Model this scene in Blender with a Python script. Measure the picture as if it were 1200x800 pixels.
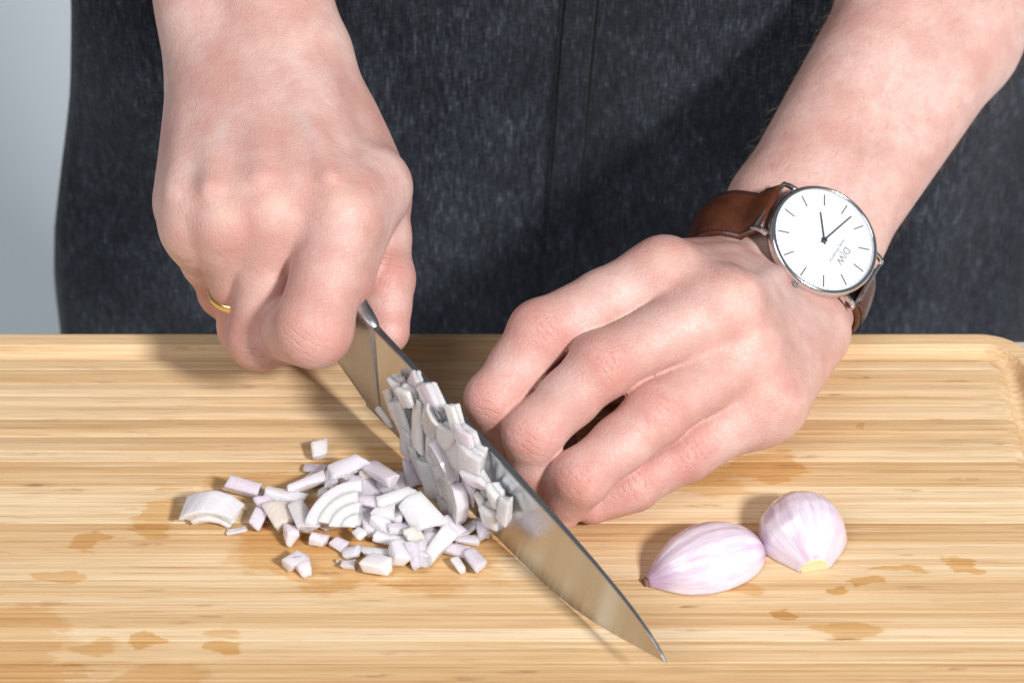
import bpy, bmesh, math, random
import numpy as np
from mathutils import Vector, Matrix

for o in list(bpy.data.objects):
    bpy.data.objects.remove(o)
scene = bpy.context.scene
R = math.radians
rng = random.Random(11)

# ------------------------------------------------------------------ camera
# the board's top is z = 0, its rear edge y = 0; the camera looks down at the board from across the worktop
F_PX, TH, DIST = 2667.0, R(39.0), 0.83
CAM = np.array([0.0, -DIST*math.cos(TH), DIST*math.sin(TH)])
PITCH = TH + math.atan(11/F_PX)
FW = np.array([0, math.cos(PITCH), -math.sin(PITCH)])
UP = np.array([0, math.sin(PITCH), math.cos(PITCH)])
RT = np.array([1.0, 0, 0])
cd = bpy.data.cameras.new('camera'); cam = bpy.data.objects.new('camera', cd)
scene.collection.objects.link(cam)
cam.location = CAM; cam.rotation_euler = (math.pi/2-PITCH, 0, 0)
cd.sensor_width = 36; cd.lens = 80.01; cd.clip_start = .02; cd.clip_end = 60
cd.dof.use_dof = True; cd.dof.focus_distance = 0.765; cd.dof.aperture_fstop = 13
scene.camera = cam

# ------------------------------------------------------------------ light: indoor flash from the right, added front-left fill, soft ambient light
world = bpy.data.worlds.new('World'); scene.world = world; world.use_nodes = True
bg = world.node_tree.nodes['Background']
bg.inputs[0].default_value = (.93, .96, 1, 1); bg.inputs[1].default_value = .17

def area(name, loc, target, size, power, col):
    l = bpy.data.lights.new(name, 'AREA'); l.shape = 'DISK'; l.size = size; l.energy = power; l.color = col
    o = bpy.data.objects.new(name, l); scene.collection.objects.link(o)
    o.location = loc
    o.rotation_euler = (Vector(target)-Vector(loc)).to_track_quat('-Z', 'Y').to_euler()
    return o
area('key_softbox', (1.62, -1.95, 1.95), (0, -.03, .03), .46, 128, (1, .985, .97))
area('fill_lamp', (-1.1, -1.2, 1.5), (0, 0, 0), 1.5, 20, (.96, .98, 1))  # added soft fill from front left, brightens the blade clump and knife hand
scene.view_settings.view_transform = 'Standard'; scene.view_settings.look = 'None'
scene.view_settings.exposure = 0.0; scene.view_settings.gamma = 1

# ------------------------------------------------------------------ helpers
def ray(x, y):
    d = FW + RT*(x-600)/F_PX + UP*(400-y)/F_PX
    return d/np.linalg.norm(d)
def atz(x, y, z):      # the point at height z (m) that the sight line through photo point x, y meets
    d = ray(x, y); return CAM + d*((z-CAM[2])/d[2])
def aty(x, y, Y):
    d = ray(x, y); return CAM + d*((Y-CAM[1])/d[1])
def A(x, y, zmm):      # the same in millimetres
    return atz(x, y, zmm/1000)*1000
def unit(v): v = np.asarray(v, float); return v/np.linalg.norm(v)

def link(o, parent=None):
    scene.collection.objects.link(o)
    if parent is not None: o.parent = parent
    return o
def tag(o, label, cat, group=None):
    o['label'] = label; o['category'] = cat
    if group: o['group'] = group
    return o
def kind(o, k): o['kind'] = k; return o
def empty(name, loc=(0, 0, 0), parent=None):
    o = bpy.data.objects.new(name, None); o.location = loc; o.empty_display_size = .01
    return link(o, parent)
def meshobj(name, verts, faces, mat, parent=None, smooth=False):
    me = bpy.data.meshes.new(name)
    me.from_pydata([tuple(map(float, v)) for v in verts], [], [tuple(int(i) for i in f) for f in faces])
    me.update()
    if smooth: me.shade_smooth()
    if mat: me.materials.append(mat)
    return link(bpy.data.objects.new(name, me), parent)
def bmobj(name, bm, mat, parent=None, smooth=False):
    me = bpy.data.meshes.new(name); bmesh.ops.recalc_face_normals(bm, faces=bm.faces); bm.to_mesh(me); bm.free()
    if smooth: me.shade_smooth()
    if mat: me.materials.append(mat)
    return link(bpy.data.objects.new(name, me), parent)
def loft(rings, closed_ring=True, cap=True):
    """quads between successive rings of points"""
    n = len(rings[0]); V = [p for r in rings for p in r]; Fc = []
    for i in range(len(rings)-1):
        for j in range(n if closed_ring else n-1):
            k = (j+1) % n
            Fc.append((i*n+j, i*n+k, (i+1)*n+k, (i+1)*n+j))
    if cap and closed_ring:
        Fc.append(tuple(range(n-1, -1, -1))); m = (len(rings)-1)*n
        Fc.append(tuple(m+j for j in range(n)))
    return V, Fc
def frame_mat(o, x, y, z, s=1):
    m = Matrix.Identity(4)
    for i, v in enumerate((x, y, z)):
        for r in range(3): m[r][i] = v[r]*s
    m.translation = Vector(o); return m

# ------------------------------------------------------------------ materials
class NT:
    def __init__(self, name):
        self.m = bpy.data.materials.new(name); self.m.use_nodes = True
        self.t = self.m.node_tree; self.b = self.t.nodes['Principled BSDF']
    def n(self, ty, **kw):
        nd = self.t.nodes.new(ty)
        for k, v in kw.items():
            if k.startswith('i_'):
                nd.inputs[int(k[2:]) if k[2:].isdigit() else k[2:].replace('_', ' ')].default_value = v
            else: setattr(nd, k, v)
        return nd
    def l(self, a, b): self.t.links.new(a, b)
    def set(self, **kw):
        for k, v in kw.items(): self.b.inputs[k.replace('_', ' ')].default_value = v
        return self
    def math(self, op, a, b=None, c=None, clamp=False):
        nd = self.n('ShaderNodeMath', operation=op, use_clamp=clamp)
        for i, v in enumerate((a, b, c)):
            if v is None: continue
            if isinstance(v, (int, float)): nd.inputs[i].default_value = v
            else: self.l(v, nd.inputs[i])
        return nd.outputs[0]
    def mapr(self, v, a, b, c=0., d=1.):
        nd = self.n('ShaderNodeMapRange'); self.l(v, nd.inputs[0])
        for i, x in enumerate((a, b, c, d)): nd.inputs[i+1].default_value = x
        return nd.outputs[0]
    def mix(self, f, a, b, mode='MIX'):
        nd = self.n('ShaderNodeMix', data_type='RGBA', blend_type=mode)
        for s, v in ((0, f), (6, a), (7, b)):
            if isinstance(v, (int, float)): nd.inputs[s].default_value = v
            elif isinstance(v, tuple): nd.inputs[s].default_value = (*v[:3], 1)
            else: self.l(v, nd.inputs[s])
        return nd.outputs[2]
    def coord(self, kind='Object', scale=(1, 1, 1)):
        tc = self.n('ShaderNodeTexCoord'); mp = self.n('ShaderNodeMapping')
        mp.inputs['Scale'].default_value = scale
        self.l(tc.outputs[kind], mp.inputs[0]); return mp.outputs[0]
    def pos(self, scale=(1, 1, 1)):
        g = self.n('ShaderNodeNewGeometry'); mp = self.n('ShaderNodeMapping'); mp.inputs['Scale'].default_value = scale
        self.l(g.outputs['Position'], mp.inputs[0]); return mp.outputs[0]
    def noise(self, vec, scale, detail=3., rough=.55, dist=0.):
        nd = self.n('ShaderNodeTexNoise'); self.l(vec, nd.inputs['Vector'])
        nd.inputs['Scale'].default_value = scale; nd.inputs['Detail'].default_value = detail
        nd.inputs['Roughness'].default_value = rough; nd.inputs['Distortion'].default_value = dist
        return nd.outputs[0]
    def ramp(self, v, stops):
        nd = self.n('ShaderNodeValToRGB'); e = nd.color_ramp.elements
        while len(e) < len(stops): e.new(.5)
        for el, (p, c) in zip(e, stops): el.position = p; el.color = (*c, 1)
        self.l(v, nd.inputs[0]); return nd.outputs[0]
    def bump(self, h, strength=1., dist=.001):
        nd = self.n('ShaderNodeBump'); nd.inputs['Strength'].default_value = strength; nd.inputs['Distance'].default_value = dist
        self.l(h, nd.inputs['Height']); self.l(nd.outputs[0], self.b.inputs['Normal']); return nd
    def col(self, c): self.l(c, self.b.inputs['Base Color'])
    def attr(self, name): return self.n('ShaderNodeAttribute', attribute_name=name).outputs['Fac']

def m_plain(name, col, rough=.5, metal=0., **kw):
    n = NT(name); n.set(Base_Color=(*col, 1), Roughness=rough, Metallic=metal, **kw)
    v = n.noise(n.coord(), 220, 3)
    n.l(n.mapr(v, .3, .7, rough*.85, min(1, rough*1.15)), n.b.inputs['Roughness'])
    return n.m

def m_skin():
    n = NT('skin')
    p = n.pos()
    big = n.noise(p, 38, 3, .6); mid = n.noise(p, 130, 4, .65); fine = n.noise(p, 900, 2, .6)
    c = n.mix(n.mapr(big, .36, .64), (.545, .305, .262), (.67, .455, .405))
    c = n.mix(n.mapr(mid, .42, .70, 0, .45), c, (.55, .265, .235))
    c = n.mix(n.mapr(fine, .5, .75, 0, .22), c, (.60, .33, .27))
    c = n.mix(n.math('MULTIPLY', n.attr('red'), n.mapr(mid, .25, .65, .35, 1.)), c, (.56, .19, .155))
    c = n.mix(n.math('MULTIPLY', n.attr('pale'), .75), c, (.77, .57, .46))
    c = n.mix(n.math('MULTIPLY', n.attr('vein'), .5), c, (.56, .46, .44))
    # creases over the joints: wavy lines that follow the finger coordinate stored on the mesh
    w = n.attr('wrw'); t = n.attr('wrt')
    nz = n.noise(p, 240, 3, .6)
    ph = n.math('ADD', n.math('MULTIPLY', t, 2.6), n.math('MULTIPLY', nz, 11.))
    s = n.math('SINE', ph)
    line = n.math('MULTIPLY', n.mapr(s, .45, 1.), w, clamp=True)
    brk = n.mapr(n.noise(p, 420, 2), .38, .56)
    line = n.math('MULTIPLY', line, brk)
    c = n.mix(n.math('MULTIPLY', line, .38), c, (.55, .24, .19))
    n.col(c)
    vor = n.n('ShaderNodeTexVoronoi', feature='DISTANCE_TO_EDGE'); n.l(n.pos(), vor.inputs['Vector']); vor.inputs['Scale'].default_value = 850
    h = n.math('ADD', n.math('MULTIPLY', n.mapr(vor.outputs['Distance'], 0, .18), .2), n.math('MULTIPLY', fine, .35))
    v2 = n.n('ShaderNodeTexVoronoi', feature='DISTANCE_TO_EDGE'); v2.inputs['Scale'].default_value = 430
    dp = n.n('ShaderNodeVectorMath', operation='ADD'); dn = n.n('ShaderNodeTexNoise'); dn.inputs['Scale'].default_value = 210
    n.l(n.pos(), dn.inputs['Vector']); sc = n.n('ShaderNodeVectorMath', operation='SCALE'); sc.inputs['Scale'].default_value = .006
    n.l(dn.outputs['Color'], sc.inputs[0]); n.l(n.pos((1, .55, 1)), dp.inputs[0]); n.l(sc.outputs[0], dp.inputs[1]); n.l(dp.outputs[0], v2.inputs['Vector'])
    h = n.math('ADD', h, n.math('MULTIPLY', n.mapr(v2.outputs['Distance'], 0, .10), .24))
    h = n.math('ADD', h, n.math('MULTIPLY', mid, 1.2))
    h = n.math('SUBTRACT', h, n.math('MULTIPLY', line, .9))
    n.bump(h, .62, .0004)
    n.set(Roughness=.47, Subsurface_Weight=.12, Subsurface_Scale=.003, Specular_IOR_Level=.42)
    n.b.inputs['Subsurface Radius'].default_value = (1., .35, .2)
    return n.m

STAINS = [(188, 596, 34, 26), (105, 634, 17, 13), (20, 750, 66, 46), (165, 751, 22, 8.5), (112, 760, 22, 8), (263, 740, 16, 6),
          (262, 757, 22, 8), (198, 795, 50, 16), (75, 676, 24, 6), (30, 790, 78, 16), (993, 738, 33, 10), (1014, 682, 19, 4.2), (975, 692, 15, 4.2),
          (1130, 658, 18, 9), (900, 548, 42, 20), (818, 562, 70, 16), (1050, 668, 36, 3.5), (315, 652, 60, 14), (395, 640, 110, 52),
          (520, 650, 80, 42), (1003, 497, 7, 5), (910, 718, 22, 5), (300, 572, 60, 16), (430, 560, 70, 30), (880, 689, 25, 6)]
def m_bamboo():
    n = NT('bamboo')
    oi = n.n('ShaderNodeObjectInfo')
    off = n.n('ShaderNodeVectorMath', operation='SCALE'); off.inputs[0].default_value = (13.1, 3.7, 5.3)
    n.l(oi.outputs['Random'], off.inputs['Scale'])
    def shifted(scale):
        a = n.n('ShaderNodeVectorMath', operation='ADD'); n.l(n.pos(scale), a.inputs[0]); n.l(off.outputs[0], a.inputs[1]); return a.outputs[0]
    g1 = n.noise(shifted((9, 520, 520)), 1.0, 5, .68, .25)        # long fibre streaks along the strip
    g2 = n.noise(shifted((32, 2100, 2100)), 1.0, 3, .6, .05)
    g3 = n.noise(shifted((9, 110, 90)), 1.0, 2, .5)
    gl = n.noise(shifted((4, 1450, 1450)), 1.0, 2, .55, .03)
    tone = n.math('ADD', n.mapr(oi.outputs['Random'], 0, 1, -.10, .10), n.math('ADD', n.math('MULTIPLY', gl, .36), n.math('ADD', n.math('MULTIPLY', g1, .50), n.math('MULTIPLY', g3, .14))))
    c = n.ramp(tone, [(.30, (.42, .225, .095)), (.40, (.57, .355, .17)), (.50, (.665, .455, .25)), (.60, (.745, .555, .345)), (.73, (.81, .66, .46))])
    dk = n.mapr(g2, .57, .68)
    c = n.mix(n.math('MULTIPLY', dk, .55), c, (.34, .17, .065))
    # bamboo nodes: short brown smudges
    v = n.n('ShaderNodeTexVoronoi', feature='F1'); n.l(shifted((9, 62, 1)), v.inputs['Vector']); v.inputs['Scale'].default_value = 3.0
    node = n.math('MULTIPLY', n.mapr(v.outputs['Distance'], .22, .04), n.mapr(n.noise(n.pos((160, 900, 1)), 1., 2), .4, .62))
    c = n.mix(n.math('MULTIPLY', node, .8), c, (.24, .115, .05))
    # knife scratches
    scr = None
    for ang, sc, th in ((33, 70, .985), (-41, 55, .988)):
        mp = n.n('ShaderNodeMapping'); mp.inputs['Rotation'].default_value = (0, 0, R(ang)); mp.inputs['Scale'].default_value = (9, 900, 1)
        g = n.n('ShaderNodeNewGeometry'); n.l(g.outputs['Position'], mp.inputs[0])
        q = n.mapr(n.noise(mp.outputs[0], 1., 1., .4), .72, .80)
        scr = q if scr is None else n.math('MAXIMUM', scr, q)
    c = n.mix(n.math('MULTIPLY', scr, .5), c, (.88, .74, .55))
    # spilt juice soaked into the wood
    wet = None
    sep = n.n('ShaderNodeSeparateXYZ'); g = n.n('ShaderNodeNewGeometry')
    wn = n.n('ShaderNodeTexNoise'); wn.inputs['Scale'].default_value = 1.; wn.inputs['Detail'].default_value = 3.; n.l(n.pos((60, 110, 1)), wn.inputs['Vector'])
    wc = n.n('ShaderNodeVectorMath', operation='SUBTRACT'); wc.inputs[1].default_value = (.5, .5, .5); n.l(wn.outputs['Color'], wc.inputs[0])
    wm = n.n('ShaderNodeVectorMath', operation='MULTIPLY'); wm.inputs[1].default_value = (.020, .011, 0); n.l(wc.outputs[0], wm.inputs[0])
    wa = n.n('ShaderNodeVectorMath', operation='ADD'); n.l(g.outputs['Position'], wa.inputs[0]); n.l(wm.outputs[0], wa.inputs[1]); n.l(wa.outputs[0], sep.inputs[0])
    wob = n.math('ADD', n.mapr(n.noise(n.pos((55, 130, 1)), 1., 4, .6), .3, .7, -.75, .75), n.mapr(n.noise(n.pos((20, 1300, 1)), 1., 2), .3, .7, -.3, .3))
    for (px, py, rx, ry) in STAINS:
        q = atz(px, py, 0); hw = abs(atz(px+rx, py, 0)[0]-q[0]); hh = abs(atz(px, py+ry, 0)[1]-q[1])
        dx = n.math('MULTIPLY', n.math('SUBTRACT', sep.outputs[0], float(q[0])), float(1/hw))
        dy = n.math('MULTIPLY', n.math('SUBTRACT', sep.outputs[1], float(q[1])), float(1/hh))
        r2 = n.math('ADD', n.math('MULTIPLY', dx, dx), n.math('MULTIPLY', dy, dy))
        wk = (.5 if rx > 45 else .65)+.35*rng.random(); sf = .06+.35*rng.random()**2
        e = n.mapr(n.math('ADD', r2, n.math('MULTIPLY', wob, .6+.9*rng.random())), 1.05+sf, 1.05-sf, 0, wk)
        wet = e if wet is None else n.math('MAXIMUM', wet, e)
    c = n.mix(n.math('MULTIPLY', wet, .85), c, n.mix(1., c, (.82, .61, .33), 'MULTIPLY'))
    n.col(c)
    h = n.math('ADD', n.math('MULTIPLY', g2, .5), n.math('MULTIPLY', g1, .5))
    h = n.math('SUBTRACT', h, n.math('MULTIPLY', scr, .7))
    n.bump(h, .35, .0004)
    n.l(n.mapr(wet, 0, 1, .56, .24), n.b.inputs['Roughness'])
    n.set(Specular_IOR_Level=.35)
    return n.m

def m_denim():
    n = NT('denim')
    warp = n.noise(n.coord('Object', (1400, 1, 150)), 1., 2, .6)
    weft = n.noise(n.coord('Object', (300, 1, 1300)), 1., 2, .6)
    slub = n.noise(n.coord('Object', (320, 1, 90)), 1., 3, .6)
    cloud = n.noise(n.coord('Object', (1, 1, 1)), 28, 3, .6)
    v = n.math('ADD', n.math('MULTIPLY', warp, .40), n.math('MULTIPLY', weft, .24))
    v = n.math('ADD', v, n.math('MULTIPLY', slub, .18)); v = n.math('ADD', v, n.math('MULTIPLY', cloud, .18))
    c = n.ramp(v, [(.38, (.0035, .004, .006)), (.47, (.007, .0085, .013)), (.56, (.025, .029, .040)), (.67, (.115, .128, .155))])
    n.col(c); n.set(Roughness=.92, Specular_IOR_Level=.15, Sheen_Weight=.15, Sheen_Roughness=.5)
    n.bump(n.math('ADD', warp, weft), .5, .0006)
    return n.m

def m_steel(name, rough, col=(.62, .61, .60), streak=True):
    n = NT(name); n.set(Metallic=1., Base_Color=(*col, 1), Roughness=rough)
    if streak:
        a = n.noise(n.coord('Object', (700, 700, 14)), 1., 3, .6); b = n.noise(n.coord('Object', (14, 700, 700)), 1., 2, .6)
        big = n.noise(n.coord(), 45, 3)
        v = n.math('ADD', n.math('MULTIPLY', a, .6), n.math('MULTIPLY', b, .4))
        n.l(n.math('ADD', n.mapr(v, .3, .7, rough*.8, rough*1.25), n.mapr(big, .45, .75, 0, rough*.5)), n.b.inputs['Roughness'])
        n.bump(v, .16, .0001)
    return n.m

def m_shallot():
    n = NT('shallot_skin')
    # stripes run from root to tip: angle round the bulb's own x axis
    tc = n.n('ShaderNodeTexCoord'); sp = n.n('ShaderNodeSeparateXYZ'); n.l(tc.outputs['Object'], sp.inputs[0])
    ang = n.math('ARCTAN2', sp.outputs[1], sp.outputs[2])
    cb = n.n('ShaderNodeCombineXYZ'); n.l(n.math('MULTIPLY', sp.outputs[0], 12.), cb.inputs[0]); n.l(n.math('SINE', ang), cb.inputs[1]); n.l(n.math('COSINE', ang), cb.inputs[2])
    st = n.noise(cb.outputs[0], 4.2, 3, .55, .1); fine = n.noise(cb.outputs[0], 17, 2, .6)
    c = n.ramp(n.math('ADD', n.math('MULTIPLY', st, .75), n.math('MULTIPLY', fine, .25)),
               [(.25, (.56, .40, .57)), (.40, (.67, .54, .665)), (.53, (.73, .64, .72)), (.70, (.80, .75, .785))])
    ends = n.mapr(n.math('ABSOLUTE', sp.outputs[0]), .0135, .0205)
    c = n.mix(n.math('MULTIPLY', ends, .7), c, (.46, .25, .46))
    n.col(c)
    n.set(Roughness=.2, Subsurface_Weight=.25, Subsurface_Scale=.003, Specular_IOR_Level=.6, Coat_Weight=.6, Coat_Roughness=.08)
    n.b.inputs['Subsurface Radius'].default_value = (1, .8, .9)
    n.bump(n.math('ADD', st, n.math('MULTIPLY', fine, .4)), .45, .0006)
    return n.m

def m_flesh(name, tint, skin_col):
    """cut shallot: wet white flesh with faint growth rings, one lavender outer side (the piece's own +z side)"""
    n = NT(name)
    oi = n.n('ShaderNodeObjectInfo')
    tc = n.n('ShaderNodeTexCoord'); sp = n.n('ShaderNodeSeparateXYZ'); n.l(tc.outputs['Object'], sp.inputs[0])
    cl = n.noise(n.pos(), 260, 3, .6)
    c = n.mix(n.mapr(cl, .35, .7), tint, tuple(min(1, x*.93) for x in tint))
    c = n.mix(n.math('MULTIPLY', n.mapr(oi.outputs['Random'], 0, 1, .0, .3), n.mapr(n.noise(n.pos(), 90, 2), .4, .62)), c, (.70, .60, .72))
    c = n.mix(n.math('MULTIPLY', n.attr('rind'), .9), c, skin_col)
    rr = n.n('ShaderNodeCombineXYZ'); n.l(sp.outputs[0], rr.inputs[0]); n.l(n.math('ADD', sp.outputs[1], .004), rr.inputs[1])
    ln = n.n('ShaderNodeVectorMath', operation='LENGTH'); n.l(rr.outputs[0], ln.inputs[0])
    wv = n.math('SINE', n.math('ADD', n.math('MULTIPLY', ln.outputs['Value'], 3300.), n.math('MULTIPLY', cl, 5.)))
    line = n.mapr(wv, .55, 1., 0, 1)
    c = n.mix(n.math('MULTIPLY', line, .09), c, (.66, .62, .68))
    n.col(c)
    n.set(Roughness=.17, Transmission_Weight=.08, IOR=1.36, Subsurface_Weight=.8, Subsurface_Scale=.006, Specular_IOR_Level=.55, Coat_Weight=.5, Coat_Roughness=.08)
    n.b.inputs['Subsurface Radius'].default_value = (1, .95, .95)
    n.bump(n.math('SUBTRACT', cl, n.math('MULTIPLY', line, .6)), .3, .0004)
    return n.m

def m_leather():
    n = NT('brown_leather')
    g = n.noise(n.pos(), 900, 3, .6); b = n.noise(n.pos(), 90, 3, .6)
    c = n.mix(n.mapr(b, .3, .7), (.055, .015, .007), (.115, .033, .014))
    n.col(c); n.set(Roughness=.24, Specular_IOR_Level=.6); n.bump(g, .3, .0004)
    return n.m

SKIN, BAMBOO, DENIM = m_skin(), m_bamboo(), m_denim()
BLADE = m_steel('brushed_blade_steel', .21, (.56, .575, .60)); BOLSTER = m_steel('satin_bolster_steel', .36, (.45, .45, .46))
CHROME = m_steel('polished_case_steel', .12, (.72, .73, .75), False)
GOLD = m_steel('gold', .2, (.90, .66, .30), False)
SHALLOT = m_shallot(); LEATHER = m_leather()
FLESH = [m_flesh('shallot_flesh_white', (.93, .925, .915), (.83, .73, .84)), m_flesh('shallot_flesh_lilac', (.90, .89, .91), (.78, .65, .79)),
         m_flesh('shallot_flesh_cream', (.88, .86, .78), (.80, .62, .55))]
WALLM = m_plain('grey_wall_paint', (.88, .93, .96), .9)
TOPM = m_plain('worktop_laminate', (.5, .49, .47), .5)
FLOORM = m_plain('floor_tile_grey', (.80, .86, .91), .7)
BLACKP = m_plain('black_handle', (.012, .012, .013), .4)
DIALM = m_plain('white_dial', (.70, .715, .73), .4)
INK = m_plain('dark_steel_marker', (.03, .04, .06), .35, .2)
INKL = m_plain('grey_print', (.16, .17, .22), .5)
THREAD = m_plain('dark_thread', (.008, .008, .010), .9)
SHIRT = m_plain('dark_shirt_cloth', (.03, .03, .035), .95)
ROOT = m_plain('cream_root_end', (.74, .60, .36), .55)
DRYTIP = m_plain('dry_brown_tip', (.22, .11, .07), .7)
YELLOWG = m_plain('green_yellow_sprout', (.66, .70, .12), .4)
HAIR = m_plain('arm_hair', (.30, .19, .10), .6)
def m_crystal():
    n = NT('watch_crystal'); t = n.t
    tr = n.n('ShaderNodeBsdfTransparent'); gl = n.n('ShaderNodeBsdfGlossy'); gl.inputs['Roughness'].default_value = .03
    fr = n.n('ShaderNodeFresnel'); fr.inputs[0].default_value = 1.45
    mx = n.n('ShaderNodeMixShader'); n.l(fr.outputs[0], mx.inputs[0]); n.l(tr.outputs[0], mx.inputs[1]); n.l(gl.outputs[0], mx.inputs[2])
    n.l(mx.outputs[0], t.nodes['Material Output'].inputs['Surface']); return n.m
CRYSTAL = m_crystal()

# ------------------------------------------------------------------ the setting
BX0, BX1, BY0, BY1, CR, TH_B = -.262, .1905, -.302, 0.0, .021, .020
def slab(name, x0, x1, y0, y1, z0, z1, mat, bev=.003):
    bm = bmesh.new(); bmesh.ops.create_cube(bm, size=1)
    for v in bm.verts: v.co = Vector(((x0+x1)/2+v.co.x*(x1-x0), (y0+y1)/2+v.co.y*(y1-y0), (z0+z1)/2+v.co.z*(z1-z0)))
    if bev: bmesh.ops.bevel(bm, geom=bm.edges[:], offset=bev, segments=2, affect='EDGES')
    return bmobj(name, bm, mat)
kind(slab('worktop', -.75, .75, -.55, .022, -.060, -.0203, TOPM), 'structure')
kind(slab('wall', -3, 3, 2.6, 2.7, -.92, 2.2, WALLM, 0), 'structure')
kind(slab('floor', -3, 3, -3.2, 2.598, -.96, -.921, FLOORM, 0), 'structure')

# ------------------------------------------------------------------ cutting board: one bamboo strip after another, groove milled across them
def sd_board(x, y):
    cx, cy, hx, hy = (BX0+BX1)/2, (BY0+BY1)/2, (BX1-BX0)/2-CR, (BY1-BY0)/2-CR
    qx, qy = abs(x-cx)-hx, abs(y-cy)-hy
    return math.hypot(max(qx, 0), max(qy, 0)) + min(max(qx, qy), 0) - CR
GC, GW, GD = .0115, .0046, .0042
def top_z(x, y, y0, y1):
    d = -sd_board(x, y); z = 0.
    if d < .0018: z -= .0018-math.sqrt(max(0, .0018**2-(.0018-max(d, 0))**2))
    u = abs(d-GC)/GW
    if u < 1: z -= GD*(1-u*u)
    e = min(y1-y, y-y0)
    if d > GC+GW+.003 and e < .0002 and y0 > BY0+.001 and y1 < -.001: z -= .00013
    return z
def xr(y, side):
    d = min(y-BY0, BY1-y)
    ins = 0. if d >= CR else CR-math.sqrt(max(0, CR*CR-(CR-d)**2))
    return (BX1-ins) if side > 0 else (BX0+ins)
board = tag(empty('cutting_board', (0, -.15, -.02)), 'large bamboo cutting board with juice groove and wet patches', 'cutting board')
offs = [0, .0003, .0008, .0014, .0019, .004, .0065] + [.0073+.0007*i for i in range(13)] + [.019, .024, .03]
ycuts = [0.0]
while ycuts[-1] > BY0+.009: ycuts.append(ycuts[-1]-rng.choice((.0052, .0064, .0072, .0081, .0093)))
ycuts[-1] = BY0
for y1, y0 in zip(ycuts, ycuts[1:]):
    ys = [y0, y0+.0002, y0+.0005]; st = .0007 if (y1 > -.022 or y0 < BY0+.022) else .0035
    k = max(1, int((y1-y0-.001)/st)); ys += [y0+.0005+(y1-y0-.001)*i/k for i in range(1, k)]; ys += [y1-.0005, y1-.0002, y1]
    if y1 == 0.: ys[-3:] = [y1-.0019, y1-.0012, y1-.0006, y1-.0002, y1]; ys = sorted(set(ys))
    V = []; ncol = None
    for y in ys:
        a, b = xr(y, -1), xr(y, 1)
        xs = [a+o for o in offs] + [a+.03+(b-a-.06)*i/12 for i in range(1, 12)] + [b-o for o in reversed(offs)]
        ncol = len(xs); V += [(x, y, top_z(x, y, y0, y1)) for x in xs]
    nr = len(ys); Fc = [(j*ncol+i, j*ncol+i+1, (j+1)*ncol+i+1, (j+1)*ncol+i) for j in range(nr-1) for i in range(ncol-1)]
    loop = list(range(ncol)) + [j*ncol+ncol-1 for j in range(1, nr)] + [(nr-1)*ncol+i for i in range(ncol-2, -1, -1)] + [j*ncol for j in range(nr-2, 0, -1)]
    n0 = len(V); V += [(V[i][0], V[i][1], -TH_B) for i in loop]; L = len(loop)
    Fc += [(loop[(i+1) % L], loop[i], n0+i, n0+(i+1) % L) for i in range(L)] + [tuple(n0+i for i in range(L-1, -1, -1))]
    s = meshobj('bamboo_strip', V, Fc, BAMBOO, smooth=True); s.data.set_sharp_from_angle(angle=R(30))
    s.parent = board; s.matrix_parent_inverse = Matrix.Translation((0, .15, .02))

# ------------------------------------------------------------------ person: hands and arms as an implicit surface
def smin(a, b, k):
    h = np.maximum(k-np.abs(a-b), 0)/k
    return np.minimum(a, b)-h*h*k*.25
def smax(a, b, k): return -smin(-a, -b, k)
def cone(P, a, b, r1, r2, sq=None):
    a = np.asarray(a, np.float32); b = np.asarray(b, np.float32); pa = P-a; ba = b-a
    t = np.clip(pa@ba/np.float32(ba@ba), 0, 1); d = pa-t[:, None]*ba
    if sq is not None:
        w = np.asarray(sq[0], np.float32); q = d@w; l2 = np.einsum('ij,ij->i', d, d)+q*q*np.float32(sq[1]**2-1)
    else: l2 = np.einsum('ij,ij->i', d, d)
    return np.sqrt(np.maximum(l2, 0))-(r1+(r2-r1)*t)
def ball(P, c, r):
    d = P-np.asarray(c, np.float32); return np.sqrt(np.einsum('ij,ij->i', d, d))-r

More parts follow.
